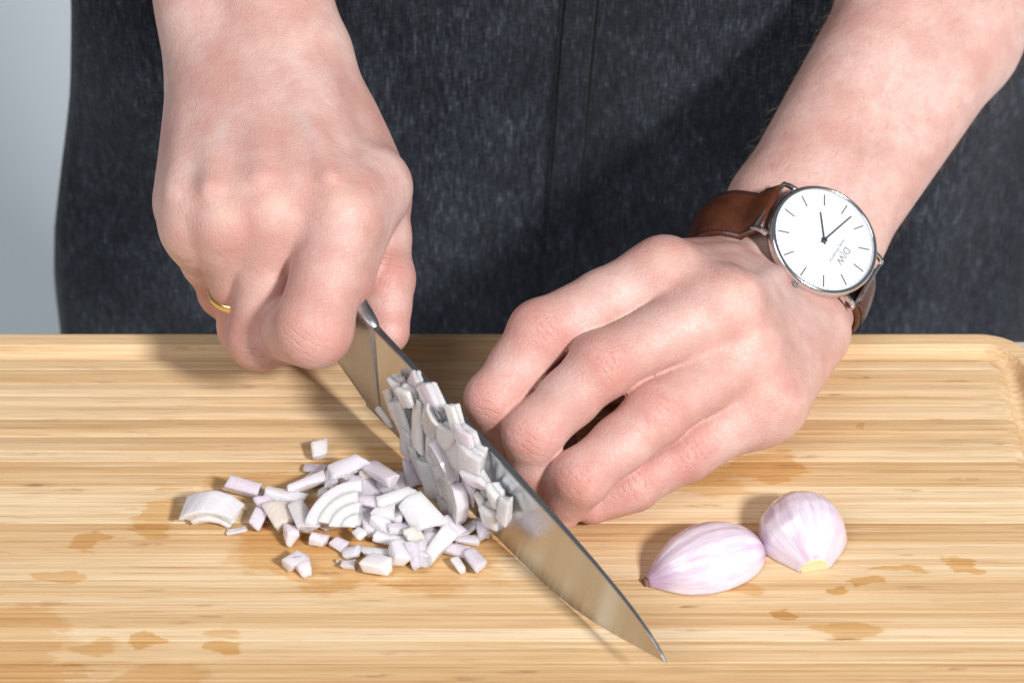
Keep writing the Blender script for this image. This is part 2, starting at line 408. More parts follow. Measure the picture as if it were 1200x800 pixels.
class Hand:
    """fingers: {name: ([joint points mm], [radii mm])}; body: function of points giving palm + arm"""
    def __init__(s, fingers, palm, fk=5.5, dorsal=None, extra=None, web=(.2, .2, .2)):
        s.web = web; s.f = fingers; s.palm = palm; s.fk = fk; s.dorsal = dorsal; s.extra = extra
    def finger(s, P, name):
        J, r = s.f[name][:2]; d = None
        for i in range(len(J)-1):
            m = (J[i]*.52+J[i+1]*.48); rm = (r[i]+r[i+1])*.5*(.985 if i < 2 else 1.0)
            for a, b, r1, r2 in ((J[i], m, r[i], rm), (m, J[i+1], rm, r[i+1])):
                c = cone(P, a, b, r1, r2); d = c if d is None else smin(d, c, 2.2)
        dn = s.f[name][2] if len(s.f[name]) > 2 else s.dorsal
        for q, j in enumerate(J[1:-1]):                 # knuckle pads stand a little proud on the back of the finger
            d = smin(d, ball(P, j+dn*.9, r[q+1]*.9), 5.)
        return d
    def __call__(s, P):
        d = s.palm(P); fg = None
        for nme in s.f:
            c = s.finger(P, nme); fg = c if fg is None else smin(fg, c, 1.6)
        nm = [k for k in s.f if k != 'thumb']
        for a, b, w in zip(nm, nm[1:], s.web):
            qa, qb = [s.f[k][0][0]*(1-w)+s.f[k][0][1]*w-VIEW*2.0 for k in (a, b)]
            d = smin(d, cone(P, qa, qb, 8.2, 8.2), 5); d = smin(d, cone(P, qa-VIEW*9, qb-VIEW*9, 8, 8), 5)
            m0 = (s.f[a][0][0]+s.f[b][0][0])/2; d = smin(d, cone(P, m0, (qa+qb)/2, 9.4, 8.2), 6)
        kk = np.float32(s.fk)+6.5*np.exp(-np.min([((P-np.asarray(s.f[k][0][0]-s.f[k][0][1]*0, np.float32))**2).sum(1) for k in nm], axis=0)/np.float32(13.**2))
        d = smin(d, fg, kk)
        if s.extra: d = s.extra(P, d)
        return d

def polygonize(f, lo, hi, h, B=8):
    """naive surface nets on the blocks of the grid that the surface crosses"""
    lo = np.asarray(lo, np.float32); nb = np.ceil((np.asarray(hi)-lo)/(h*B)).astype(int); N = nb*B+1
    ix = np.stack(np.meshgrid(*[np.arange(k) for k in nb], indexing='ij'), -1).reshape(-1, 3)
    cen = lo+(ix+.5)*h*B
    v = np.concatenate([f(c.astype(np.float32)) for c in np.array_split(cen, max(1, len(cen)//200000))])
    G = np.repeat(np.repeat(np.repeat(np.sign(v).reshape(nb).astype(np.float32)*9, B, 0), B, 1), B, 2)
    G = np.pad(G, ((0, 1), (0, 1), (0, 1)), mode='edge')
    act = ix[np.abs(v) < h*B*1.15]
    g = np.stack(np.meshgrid(*[np.arange(B+1)]*3, indexing='ij'), -1).reshape(-1, 3)
    for blk in np.array_split(act, max(1, len(act)//300)):
        idx = (blk[:, None, :]*B+g[None]).reshape(-1, 3)
        val = f((lo+idx*h).astype(np.float32)); G[idx[:, 0], idx[:, 1], idx[:, 2]] = val
    S = G < 0
    cnt = np.zeros(N-1, np.int8)
    for a in (0, 1):
        for b in (0, 1):
            for c in (0, 1): cnt += S[a:N[0]-1+a, b:N[1]-1+b, c:N[2]-1+c]
    cells = np.argwhere((cnt > 0) & (cnt < 8)); vid = -np.ones(N-1, np.int32); vid[tuple(cells.T)] = np.arange(len(cells))
    acc = np.zeros((len(cells), 3)); num = np.zeros(len(cells))
    cor = [(a, b, c) for a in (0, 1) for b in (0, 1) for c in (0, 1)]
    for p in cor:
        for ax in range(3):
            if p[ax]: continue
            q = list(p); q[ax] = 1
            ga = G[tuple((cells+p).T)]; gb = G[tuple((cells+q).T)]; m = (ga < 0) != (gb < 0)
            t = np.where(m, ga/np.where(m, ga-gb, 1), 0)
            pt = np.tile(np.array(p, float), (len(cells), 1)); pt[:, ax] += t
            acc[m] += pt[m]; num[m] += 1
    V = (cells+acc/num[:, None])*h+lo
    faces = []
    for ax in range(3):
        u, w = [(1, 2), (2, 0), (0, 1)][ax]
        sl0 = [slice(None)]*3; sl1 = [slice(None)]*3; sl0[ax] = slice(0, N[ax]-1); sl1[ax] = slice(1, N[ax])
        s0 = S[tuple(sl0)]; s1 = S[tuple(sl1)]; e = np.argwhere(s0 != s1)
        ok = (e[:, u] > 0) & (e[:, w] > 0) & (e[:, u] < N[u]-1) & (e[:, w] < N[w]-1); e = e[ok]
        flip = s0[tuple(e.T)]
        def cid(du, dw):
            q = e.copy(); q[:, u] -= du; q[:, w] -= dw; return vid[tuple(q.T)]
        Q = np.stack([cid(1, 1), cid(0, 1), cid(0, 0), cid(1, 0)], 1)
        Q[~flip] = Q[~flip][:, ::-1]; faces.append(Q)
    Fc = np.concatenate(faces); Fc = Fc[(Fc >= 0).all(1)]
    for _ in range(2):                                     # pull the vertices onto the true surface
        Vf = V.astype(np.float32); d0 = f(Vf); e = np.float32(.25)
        gr = np.stack([f(Vf+np.eye(3, dtype=np.float32)[k]*e)-d0 for k in range(3)], 1)/e
        st = gr*(d0/np.maximum((gr*gr).sum(1), .3))[:, None]*.8; st *= np.minimum(1, .3*h/np.maximum(np.linalg.norm(st, axis=1), 1e-6))[:, None]; V = V-st
    return V, Fc

VIEW = -FW       # the backs of both hands face up towards the camera side
# ---- knife frame (needed for the grip): heel, direction heel -> tip, right-hand normal
KH, KT = np.array([-45.4, -57.0]), np.array([46.0, -174.0])
KU = (KT-KH)/np.linalg.norm(KT-KH); KN = np.array([-KU[1], KU[0]])
def K(s, z, w=0.):  # along the blade, height, sideways (+ = away from the chopped pile), mm
    q = KH+KU*s+KN*w; return np.array([q[0], q[1], z])

# ---- left hand of the person (curled guide hand with the watch)
dial_c = (CAM+ray(965, 282)*.806)*1000
tl = R(28); WN = math.cos(tl)*VIEW+math.sin(tl)*(.707*RT+.707*UP)      # dial normal
LW = dial_c-WN*30.
ia = unit(.487*RT+.873*UP); LA = unit(ia-WN*(ia@WN)); LR = unit(np.cross(LA, WN))
if LR@RT > 0: LR = -LR                                                      # towards the thumb side
L_el = LW+LA*235+np.array([34, 0, 12])
LHF = {
 'index':  ([A(775, 320, 60), A(634, 389, 51), A(579, 468, 37), A(592, 530, 13)], [11.2, 10.2, 9.0, 7.2]),
 'middle': ([A(850, 356, 57), A(707, 427, 48), A(624, 508, 33), A(626, 574, 10)], [11.2, 10.5, 9.2, 7.4]),
 'ring':   ([A(872, 414, 40), A(769, 484, 35), A(681, 559, 24), A(657, 596, 9)], [11.0, 10.0, 8.9, 7.2]),
 'pinky':  ([A(884, 466, 25), A(803, 529, 17), A(742, 567, 12), A(694, 590, 8.5)], [10.6, 9.2, 8.2, 6.8]),
}
def lh_palm(P):
    car = [LW+LR*15-LA*8, LW+LR*5-LA*9, LW-LR*5-LA*8, LW-LR*13-LA*6]
    pd = -unit(np.cross(LHF['index'][0][0]-LHF['pinky'][0][0], LW-LHF['middle'][0][0]))
    if pd@VIEW > 0: pd = -pd
    d = None
    for c, nme, r0 in zip(car, ('index', 'middle', 'ring', 'pinky'), (10.5, 11.5, 11, 10.5)):
        m = LHF[nme][0][0]; q = cone(P, c, c*.14+m*.86, r0, 11.2); d = q if d is None else smin(d, q, 11)
        d = smin(d, cone(P, c+pd*5, c*.12+m*.88+pd*7, 13, 9.5), 9)
        d = smin(d, ball(P, m-pd*1.4, 9.6), 8)            # knuckle head
    for i in range(2):
        a_, b_ = car[i]*.5+car[i+1]*.5, LHF[('index', 'middle', 'ring', 'pinky')[i]][0][0]*.5+LHF[('index', 'middle', 'ring', 'pinky')[i+1]][0][0]*.5
        d = smin(d, cone(P, a_*.5+b_*.5+pd*.5, a_*.15+b_*.85-pd*.8, 10.5, 9.6), 8)
    d = smin(d, cone(P, A(947, 388, 17), A(890, 464, 22), 15, 15.5), 10); d = smin(d, cone(P, A(890, 466, 21), A(822, 516, 17), 14, 10.0), 8)   # heel of the hand
    d = smin(d, cone(P, LW+LR*17+pd*6-LA*4, LW+LR*22+pd*16-LA*40, 13, 13), 10)             # ball of the thumb
    tm, ti, tt = LW+LR*20+pd*22-LA*44, LHF['index'][0][1]+pd*27+np.array([20, 6, -4]), LHF['index'][0][2]+pd*10+np.array([28, 2, -16])
    d = smin(d, cone(P, LW+LR*22+pd*16-LA*34, tm, 12.5, 11), 6)
    th = smin(cone(P, tm, ti, 10.5, 9.5), cone(P, ti, tt, 9.5, 7.5), 2.5); d = smin(d, th, 3)
    f1 = LW+LA*118+np.array([17, 0, 2])
    d = smin(d, cone(P, LW+WN*4-LA*2, LW+WN*2+LA*40, 18.5, 19), 8)
    for s, r0, r1, r2 in ((1, 18.8, 23.5, 29), (-1, 18.5, 23.5, 30)):
        d = smin(d, cone(P, LW+LR*s*10.5-LA*6, LW+LR*s*10.5+LA*22, r0, r0), 8)
        d = smin(d, cone(P, LW+LR*s*10.5+LA*22, f1+LR*s*12, r0, r1), 8)
        d = smin(d, cone(P, f1+LR*s*12, L_el+LR*s*9, r1, r2), 8)
    for nme, c in zip(('index', 'middle', 'ring', 'pinky'), car):                        # extensor tendons
        m = LHF[nme][0][0]; d = smin(d, cone(P, m-pd*9.6, c*.75+m*.25-pd*11.6, 1.6, 1.2), 5)
    return d
LEFT = Hand(LHF, lh_palm, 3.2, VIEW, web=(.15, .38, .05))

# ---- right hand of the person (pinch grip on the knife)
RW = A(290, 52, 95)
RA = unit((-.26, .74, .60)); R_el = RW+RA*150+unit((-.55, .62, .5))*110
RHF = {
 'index':  ([A(403, 256, 75), A(367, 384, 52), K(-34, 34, -18), K(-25, 29, -10)], [12.4, 12.6, 9.6, 7.6]),
 'middle': ([A(323, 256, 74), A(306, 393, 34), K(-47, 20, -16), K(-46, 19, 5)], [11.6, 11.2, 9.2, 7.6]),
 'ring':   ([A(266, 267, 71), A(290, 383, 25), K(-63, 24, -14), K(-62, 23, 6)], [10.6, 9.5, 8.4, 7.2]),
 'pinky':  ([A(226, 271, 65), A(264, 342, 29), K(-79, 29, -12), K(-78, 28, 5)], [10.2, 8.6, 7.6, 6.6]),
 'thumb':  ([A(440, 232, 58), A(449, 327, 46), A(452, 388, 37)], [12.0, 10.2, 8.2]),
}
RD = unit(np.cross(RHF['index'][0][0]-RHF['pinky'][0][0], RHF['middle'][0][0]-RW))
if RD@VIEW < 0: RD = -RD
RRd = unit(np.cross(RA, RD));
if RRd@RT < 0: RRd = -RRd
def rh_palm(P):
    car = [RW+RRd*14-RA*6, RW+RRd*5-RA*8, RW-RRd*5-RA*8, RW-RRd*13-RA*5]; d = None
    for c, nme, r0 in zip(car, ('index', 'middle', 'ring', 'pinky'), (16.5, 17, 16.5, 15.5)):
        m = RHF[nme][0][0]; q = cone(P, c, c*.15+m*.85, r0, 11.6); d = q if d is None else smin(d, q, 15)
        d = smin(d, cone(P, c-RD*5, c*.1+m*.9-RD*8, 13, 10), 9)
        d = smin(d, ball(P, m-RA*1+RD*5.4, 6.0), 7)
    for i in range(3):                                    # flesh between the metacarpals
        a_, b_ = car[i]*.5+car[i+1]*.5, RHF[('index', 'middle', 'ring', 'pinky')[i]][0][0]*.5+RHF[('index', 'middle', 'ring', 'pinky')[i+1]][0][0]*.5
        d = smin(d, cone(P, a_+RD*1.5, a_*.14+b_*.86+RD*2.6, 14.5, 11), 10)
    d = smin(d, cone(P, RW-RRd*17-RA*22-RD*3, RHF['pinky'][0][0]+RA*14+RRd*1-RD*5, 14.5, 10.5), 10)
    tb = RW+RRd*19-RA*12-RD*4
    d = smin(d, cone(P, tb, RHF['thumb'][0][0], 14.5, 12), 10)
    d = smin(d, cone(P, tb*.5+RHF['thumb'][0][0]*.5-RRd*3, A(436, 214, 69), 13.2, 10.2), 12); d = smin(d, cone(P, A(438, 220, 71), A(402, 325, 60), 10, 10.5), 11); d = smin(d, cone(P, A(412, 238, 76), A(434, 224, 71), 11.2, 10.2), 9)   # web between thumb and index
    f1 = RW+RA*120
    for s, r0, r1, r2 in ((1, 20, 23, 29), (-1, 15.6, 24, 30)):
        d = smin(d, cone(P, RW+RRd*s*11.5-RA*5, RW+RRd*s*11.5+RA*14, r0, r0), 9)
        d = smin(d, cone(P, RW+RRd*s*11.5+RA*14, f1+RRd*s*13, r0, r1), 9)
        d = smin(d, cone(P, f1+RRd*s*13, R_el+RRd*s*9, r1, r2), 9)
    for nme, c in zip(('index', 'middle', 'ring', 'pinky'), car):
        m = RHF[nme][0][0]; d = smin(d, cone(P, m+RA*8+RD*10.5, c*.6+m*.4+RD*11.0, 1.6, 1.), 7)
    return d
RIGHT = Hand(RHF, rh_palm, 2.6, VIEW, web=(.22, .24, .10))

def skin_attrs(V, hand, mcp_red=1.):
    P = V.astype(np.float32); n = len(P); red = np.zeros(n); pale = np.zeros(n); wt = np.zeros(n); ww = np.zeros(n)
    for nme, fj in hand.f.items():
        J = fj[0]
        for i, j in enumerate(J):
            q = j+VIEW*8; d2 = ((P-q)**2).sum(1)
            if 0 < i < len(J)-1:
                red = np.maximum(red, np.exp(-d2/(2*7.**2))*.72)
                ax = unit(J[i+1]-J[i-1]); c = (P-j)@ax; lat = np.sqrt(np.maximum(((P-j)**2).sum(1)-c*c, 0))
                side = np.cross(ax, VIEW); sd = (P-j)@unit(side); up = (P-j)@VIEW
                w = np.exp(-(c/5.2)**2)*np.exp(-(sd/6.5)**2)*(up > 1)*(lat < 16)
                m = w > ww; ww[m] = w[m]; wt[m] = c[m]
            elif i == 0: red = np.maximum(red, np.exp(-((P-j-VIEW*9-np.array([0, 6, 3]))**2).sum(1)/(2*9.**2))*.5*mcp_red); pale = np.maximum(pale, np.exp(-((P-j-VIEW*10-np.array([0, 3, 3]))**2).sum(1)/(2*3.4**2))*.45*(2-mcp_red))
            else: red = np.maximum(red, np.exp(-((P-j)**2).sum(1)/(2*11.**2))*.6)
    return dict(red=red, pale=pale, wrt=wt, wrw=ww)

def veins(V, pts, r=2.2):
    out = np.zeros(len(V)); P = V.astype(np.float32)
    for a, b in pts: out = np.maximum(out, np.exp(-(np.maximum(cone(P, a, b, 0, 0), 0)/r)**2))
    return out

allV, allF, base = [], [], 0
attrs = {k: [] for k in ('red', 'pale', 'wrt', 'wrw', 'vein')}
for hand, lo, hi in ((LEFT, (-30, -130, -12), (290, 290, 165)), (RIGHT, (-260, -90, -5), (-10, 250, 270))):
    V, Fc = polygonize(hand, lo, hi, .85)
    at = skin_attrs(V, hand, .9 if hand is LEFT else .5)
    if hand is LEFT:
        vp = [(LHF['ring'][0][0]+VIEW*10-np.array([-10, -18, 0]), LW-LR*2+WN*20-LA*12), (LHF['pinky'][0][0]+VIEW*10+np.array([12, 22, 0]), LW-LR*10+WN*18-LA*8)]
    else:
        vp = [(RW+RRd*6+RD*18-RA*30, RHF['index'][0][0]+RD*11+RA*22), (RW+RD*18-RA*26, RHF['ring'][0][0]+RD*11+RA*20-RRd*-4)]
    at['vein'] = veins(V, vp)
    for k in attrs: attrs[k].append(at[k])
    allV.append(V/1000); allF.append(Fc+base); base += len(V)
V = np.concatenate(allV); Fc = np.concatenate(allF)
person = tag(empty('person', (0, .32, -.92)), 'person in dark denim apron, both bare forearms reaching onto the board', 'person')
def child_at_world(o, parent):
    o.parent = parent; o.matrix_parent_inverse = Matrix.Translation(-Vector(parent.location)); return o
me = bpy.data.meshes.new('body'); me.vertices.add(len(V)); me.vertices.foreach_set('co', V.astype(np.float32).ravel())
me.loops.add(Fc.size); me.loops.foreach_set('vertex_index', Fc.astype(np.int32).ravel())
me.polygons.add(len(Fc)); me.polygons.foreach_set('loop_start', np.arange(0, Fc.size, 4, dtype=np.int32))
me.update(calc_edges=True); me.validate(); me.shade_smooth(); me.materials.append(SKIN)
for k, v in attrs.items():
    a = me.attributes.new(k, 'FLOAT', 'POINT'); a.data.foreach_set('value', np.concatenate(v).astype(np.float32))
body = link(bpy.data.objects.new('body', me)); child_at_world(body, person); me_body = me

# ---- apron
def apron_y(x, z):
    y = .134 + .9*max(0, abs(x)-.10)**2*3.5 + .018*max(0, z)
    y += .0045*math.sin(x*46+z*9+.6)*(.5+.5*math.sin(x*13+1)) + .0024*math.sin(z*38+x*21) + .0022*math.sin(x*88-z*17) + .003*math.sin(x*31+z*24+2)
    return y
def apron_left(z):
    ctl = [(-.7, -.23), (-.16, -.211), (-.134, -.2075), (-.105, -.2065), (-.075, -.2025), (-.045, -.196), (0., -.1855), (.041, -.1785), (.12, -.17), (.3, -.15)]
    for (z0, x0), (z1, x1) in zip(ctl, ctl[1:]):
        if z <= z1: return x0+(x1-x0)*(z-z0)/(z1-z0)
    return ctl[-1][1]
zs = [-.70+.012*i for i in range(84)]; nx = 90; V = []
for z in zs:
    a = apron_left(z); b = -a+.045
    V += [(a+(b-a)*i/nx, apron_y(a+(b-a)*i/nx, z), z) for i in range(nx+1)]
Fc = [(j*(nx+1)+i, j*(nx+1)+i+1, (j+1)*(nx+1)+i+1, (j+1)*(nx+1)+i) for j in range(len(zs)-1) for i in range(nx)]
ap = meshobj('apron', V, Fc, DENIM, smooth=True); child_at_world(ap, person)
md = ap.modifiers.new('t', 'SOLIDIFY'); md.thickness = .0016; md.offset = -1
ap['label'] = 'dark blue-black denim apron with stitched seam'
def seam_x(z): return .0117+(z+.1336)*(.021-.0117)/.1748
def ribbon(name, x_of, wid, out, z0, z1, mat, th=.0012):
    zz = [z0+(z1-z0)*i/40 for i in range(41)]; rings = []
    for z in zz:
        x = x_of(z); q = lambda dx, o: (x+dx, apron_y(x+dx, z)-out-o, z)
        rings.append([q(-wid/2, 0), q(-wid/2+.0003, th), q(wid/2-.0003, th), q(wid/2, 0)])
    v, f = loft(rings); o = meshobj(name, v, f, mat); o.parent = ap; return o
ribbon('seam_band', lambda z: seam_x(z)+.0055, .0120, -.0002, -.45, .28, DENIM, .0016)
for dx in (-.0022, .0020): 
    zz = -.45
    ribbon('stitch_line', lambda z, dx=dx: seam_x(z)+.0005+dx, .0006, .0012, -.45, .28, THREAD, .0003)
ribbon('stitch_line', lambda z: seam_x(z)+.0125, .0012, -.0001, -.45, .28, THREAD, .0005)
# ---- shirt behind the apron: torso and rolled sleeves that the forearms come out of
def torso(P):
    q = P*np.array([1, 1, 1], np.float32); d = None
    c0, c1 = np.array([0, 330, -300]), np.array([0, 345, 470])
    d = cone(P, c0, c1, 118, 128, ((1, 0, 0), .70))
    for el, sx in ((L_el, 1), (R_el, -1)):
        sh = np.array([sx*205, 350, 480]); d = smin(d, cone(P, el+unit(sh-el)*6, sh, 47, 62), 25)
    return d
V, Fc = polygonize(torso, (-330, 130, -450), (360, 520, 610), 12, 4)
sh = meshobj('shirt', V/1000, Fc, SHIRT, smooth=True); child_at_world(sh, person)

# ------------------------------------------------------------------ knife
knife = tag(empty('kitchen_knife', tuple(K(81.8, 0)/1000)), "steel chef's knife with full bolster chopping shallot on the board", 'knife')
def kobj(name, V, Fc, mat, smooth=False):
    o = meshobj(name, [np.array(v)/1000 for v in V], Fc, mat, smooth=smooth); return child_at_world(o, knife)
def interp(x, tab):
    return float(np.interp(x, [t[0] for t in tab], [t[1] for t in tab]))
SP = [(-10, 50.5), (0, 49), (30, 43.8), (55, 40.3), (74, 37.2), (92, 33.8), (114, 29), (127, 25.4), (134, 23), (141, 19.8), (146, 16.6), (149.5, 13.6)]
ED = [(-10, 8.6), (0, 8), (30, 5.3), (63, 2.2), (78, .7), (88, .25), (97, .35), (105, 1.0), (115, 2.9), (125, 5.6), (137, 9.3), (149.5, 13.3)]
rings = []
for i in range(81):
    s = -8+157.4*i/80; zt, ze = interp(s, SP), interp(s, ED); hgt = max(.2, zt-ze); w = 1.2*min(1, .35+.65*(150-s)/70)
    rg = []
    for fz in (0, .02, .10, .3, .6, .9, .985): rg.append((ze+hgt*fz, -(.08+(w-.08)*min(1, (fz*1.02)**.85))))
    pts = [K(s, z, ww) for z, ww in rg]+[K(s, zt, -w*.8), K(s, zt, w*.8)]+[K(s, z, -ww) for z, ww in reversed(rg)]
    rings.append(pts)
v, f = loft(rings); bl = kobj('blade', v, f, BLADE)
# bolster: wide under the grip, thinning down to the heel
rings = []
for s, zb, zt, wt_, wb in ((1.2, 7.9, 48.4, 1.5, .35), (.2, 8.0, 49.4, 2.2, .5), (-.8, 8.2, 50.2, 2.9, .6), (-2.4, 8.6, 51.0, 3.4, .8), (-5, 9.8, 52.2, 3.9, 1.), (-9, 11.2, 53.8, 4.5, 1.3), (-13, 13.8, 55.6, 6.4, 1.8), (-18, 18., 56.4, 7.6, 3.0), (-23, 25., 57., 8.6, 5.5), (-28, 32.4, 57.4, 9.4, 8.4), (-34, 34, 57.8, 9.8, 9.4)):
    rg = []
    for k in range(28):
        a = 2*math.pi*k/28; cz = math.cos(a); cx = math.sin(a)
        fz = .5+.5*math.copysign(abs(cz)**.5, cz); w = (wb+(wt_-wb)*fz**1.2)*math.copysign(abs(cx)**.42, cx)
        sh_ = 0.
        rg.append(K(s+sh_, zb+(zt-zb)*fz, w))
    rings.append(rg)
v, f = loft(rings); kobj('bolster', v, f, BOLSTER, True)
rings = []
for s, zc, hh, hw in ((-33.5, 45.9, 12, 9.7), (-50, 47.3, 12.2, 9.6), (-75, 49.6, 12.6, 9.6), (-92, 51, 12.8, 10), (-103, 51.6, 13.4, 10.2), (-109, 51.4, 12.8, 9.6), (-111, 51.2, 9.6, 7.2)):
    rings.append([K(s, zc+hh*math.copysign(abs(math.cos(2*math.pi*k/24))**.75, math.cos(2*math.pi*k/24)), hw*math.copysign(abs(math.sin(2*math.pi*k/24))**.7, math.sin(2*math.pi*k/24))) for k in range(24)])
v, f = loft(rings); hd = kobj('handle', v, f, BLACKP, True)

# ------------------------------------------------------------------ wristwatch
def root_dist(f, o, d, t0=4., t1=60.):
    ts = np.linspace(t0, t1, 240, dtype=np.float32); v = f((o[None]+d[None]*ts[:, None]).astype(np.float32))
    ins = np.nonzero(v < 0)[0]; return float(ts[ins[-1]]) if len(ins) else t0
watch = tag(empty('wristwatch', tuple(dial_c/1000)), 'round white-faced wristwatch with brown leather strap worn on the wrist', 'wristwatch')
def wobj(name, V, Fc, mat, parent=None, smooth=False):
    o = meshobj(name, [np.array(v)/1000 for v in V], Fc, mat, smooth=smooth)
    o.parent = parent or watch; o.matrix_parent_inverse = Matrix.Translation(-Vector(watch.location)) if parent is None else Matrix.Identity(4); return o
def img_dir(dx, dy):          # direction in the dial plane that points this way in the view
    v = RT*dx-UP*dy; v = v+VIEW*(-(v@WN)/(VIEW@WN)); return unit(v)
W12 = img_dir(178, 140); W3 = unit(np.cross(W12, WN))
WS = 1.04
def D_(x, y, h): return dial_c+(W3*x+W12*y+WN*h)*WS
def ring_prof(prof, n=72):
    return loft([[D_(r*math.sin(2*math.pi*k/n), r*math.cos(2*math.pi*k/n), h) for k in range(n)] for r, h in prof], cap=False)
v, f = ring_prof([(0.1, -5.2), (16, -5.2), (18.6, -4.6), (19.7, -3.2), (20., -1.2), (20., .2), (19.7, 1.0), (19.1, 1.5), (18.5, 1.5), (18.25, 1.1), (18.2, .25)])
case = wobj('case', v, f, CHROME, smooth=True)
v, f = ring_prof([(18.3, .35), (10, .35), (.05, .35)]); dial = wobj('dial', v, f, DIALM)
v, f = ring_prof([(18.25, 1.25), (15, 1.42), (9, 1.52), (.05, 1.56)]); cry = wobj('crystal', v, f, CRYSTAL, smooth=True)
if sum(p.normal.dot(Vector(WN)) for p in cry.data.polygons) < 0: cry.data.flip_normals()
def bar(name, a, b, w0, w1, h0, h1, mat, parent):
    a = np.array(a, float); b = np.array(b, float); t = unit(b-a); p = np.array([-t[1], t[0]])
    V = []
    for h in (h0, h1):
        for q in (a-p*w0/2, a+p*w0/2, b+p*w1/2, b-p*w1/2): V.append(D_(q[0], q[1], h))
    Fq = [(0, 1, 2, 3), (7, 6, 5, 4), (0, 4, 5, 1), (1, 5, 6, 2), (2, 6, 7, 3), (3, 7, 4, 0)]
    return wobj(name, V, Fq, mat, parent)
for hno in range(12):
    a = 2*math.pi*hno/12; d = np.array([math.sin(a), math.cos(a)]); bar('hour_marker', d*12.9, d*17., .32, .32, .37, .52, INK, dial)
for hno in range(60):
    if hno % 5 == 0: continue
    a = 2*math.pi*hno/60; d = np.array([math.sin(a), math.cos(a)]); bar('minute_marker', d*17.1, d*17.8, .12, .12, .37, .42, INKL, dial)
def dl(dx, dy):
    v = img_dir(dx, dy); return np.array([v@W3, v@W12])
hh_, mh_ = dl(-12, -142), dl(153, -125)
bar('hour_hand', -hh_*1.5, hh_*10.2, .55, .40, .62, .75, INK, watch and None)
bar('minute_hand', -mh_*1.5, mh_*14.8, .50, .34, .84, .97, INK, None)
v, f = ring_prof([(.95, .55), (.95, 1.05), (.5, 1.15), (.02, 1.15)], 20); wobj('centre_cap', v, f, INK)
def dial_text(txt, x, y, size, mat):
    cu = bpy.data.curves.new('dial_print', 'FONT'); cu.body = txt; cu.size = size*WS/1000; cu.align_x = 'CENTER'; cu.align_y = 'CENTER'; cu.extrude = .00002
    tmp = bpy.data.objects.new('tmp', cu); scene.collection.objects.link(tmp)
    dg = bpy.context.evaluated_depsgraph_get(); m2 = bpy.data.meshes.new_from_object(tmp.evaluated_get(dg)); bpy.data.objects.remove(tmp)
    m2.materials.clear(); m2.materials.append(mat); m2.transform(frame_mat(D_(x, y, .40)/1000, W3, W12, WN))
    o = link(bpy.data.objects.new('dial_print', m2)); o.parent = dial
dial_text('D|W', 0, 8.3, 3.6, INKL); dial_text('DANIEL WELLINGTON', 0, 5.6, 1.05, INKL)
# lugs and crown
for sy in (-1, 1):
    for sx in (-1, 1):
        rg = []
        for y, h, w, t in ((17.0, -1.8, .75, .9), (19.6, -2.3, .7, .85), (21.2, -3.4, .65, .8), (22.2, -4.8, .6, .7)):
            rg.append([D_(sx*10.6+dx*w, sy*y, h+dh*t) for dx, dh in ((-1, -1), (1, -1), (1, .6), (.6, 1), (-.6, 1), (-1, .6))])
        v, f = loft(rg); wobj('lug', v, f, CHROME)
    rg = [[D_(x, sy*21.4+.6*math.cos(a), -3.9+.6*math.sin(a)) for a in [k*math.pi/4 for k in range(8)]] for x in (-11.4, 11.4)]
    v, f = loft(rg); wobj('spring_bar', v, f, CHROME)
rg = [[D_(x, r*math.cos(k*math.pi/10), -1.8+r*math.sin(k*math.pi/10)) for k in range(20)] for x, r in ((19.6, 1.2), (20.6, 1.2), (20.7, 1.9), (22.4, 1.9), (22.8, 1.5))]
v, f = loft(rg); wobj('crown', v, f, CHROME, smooth=True)
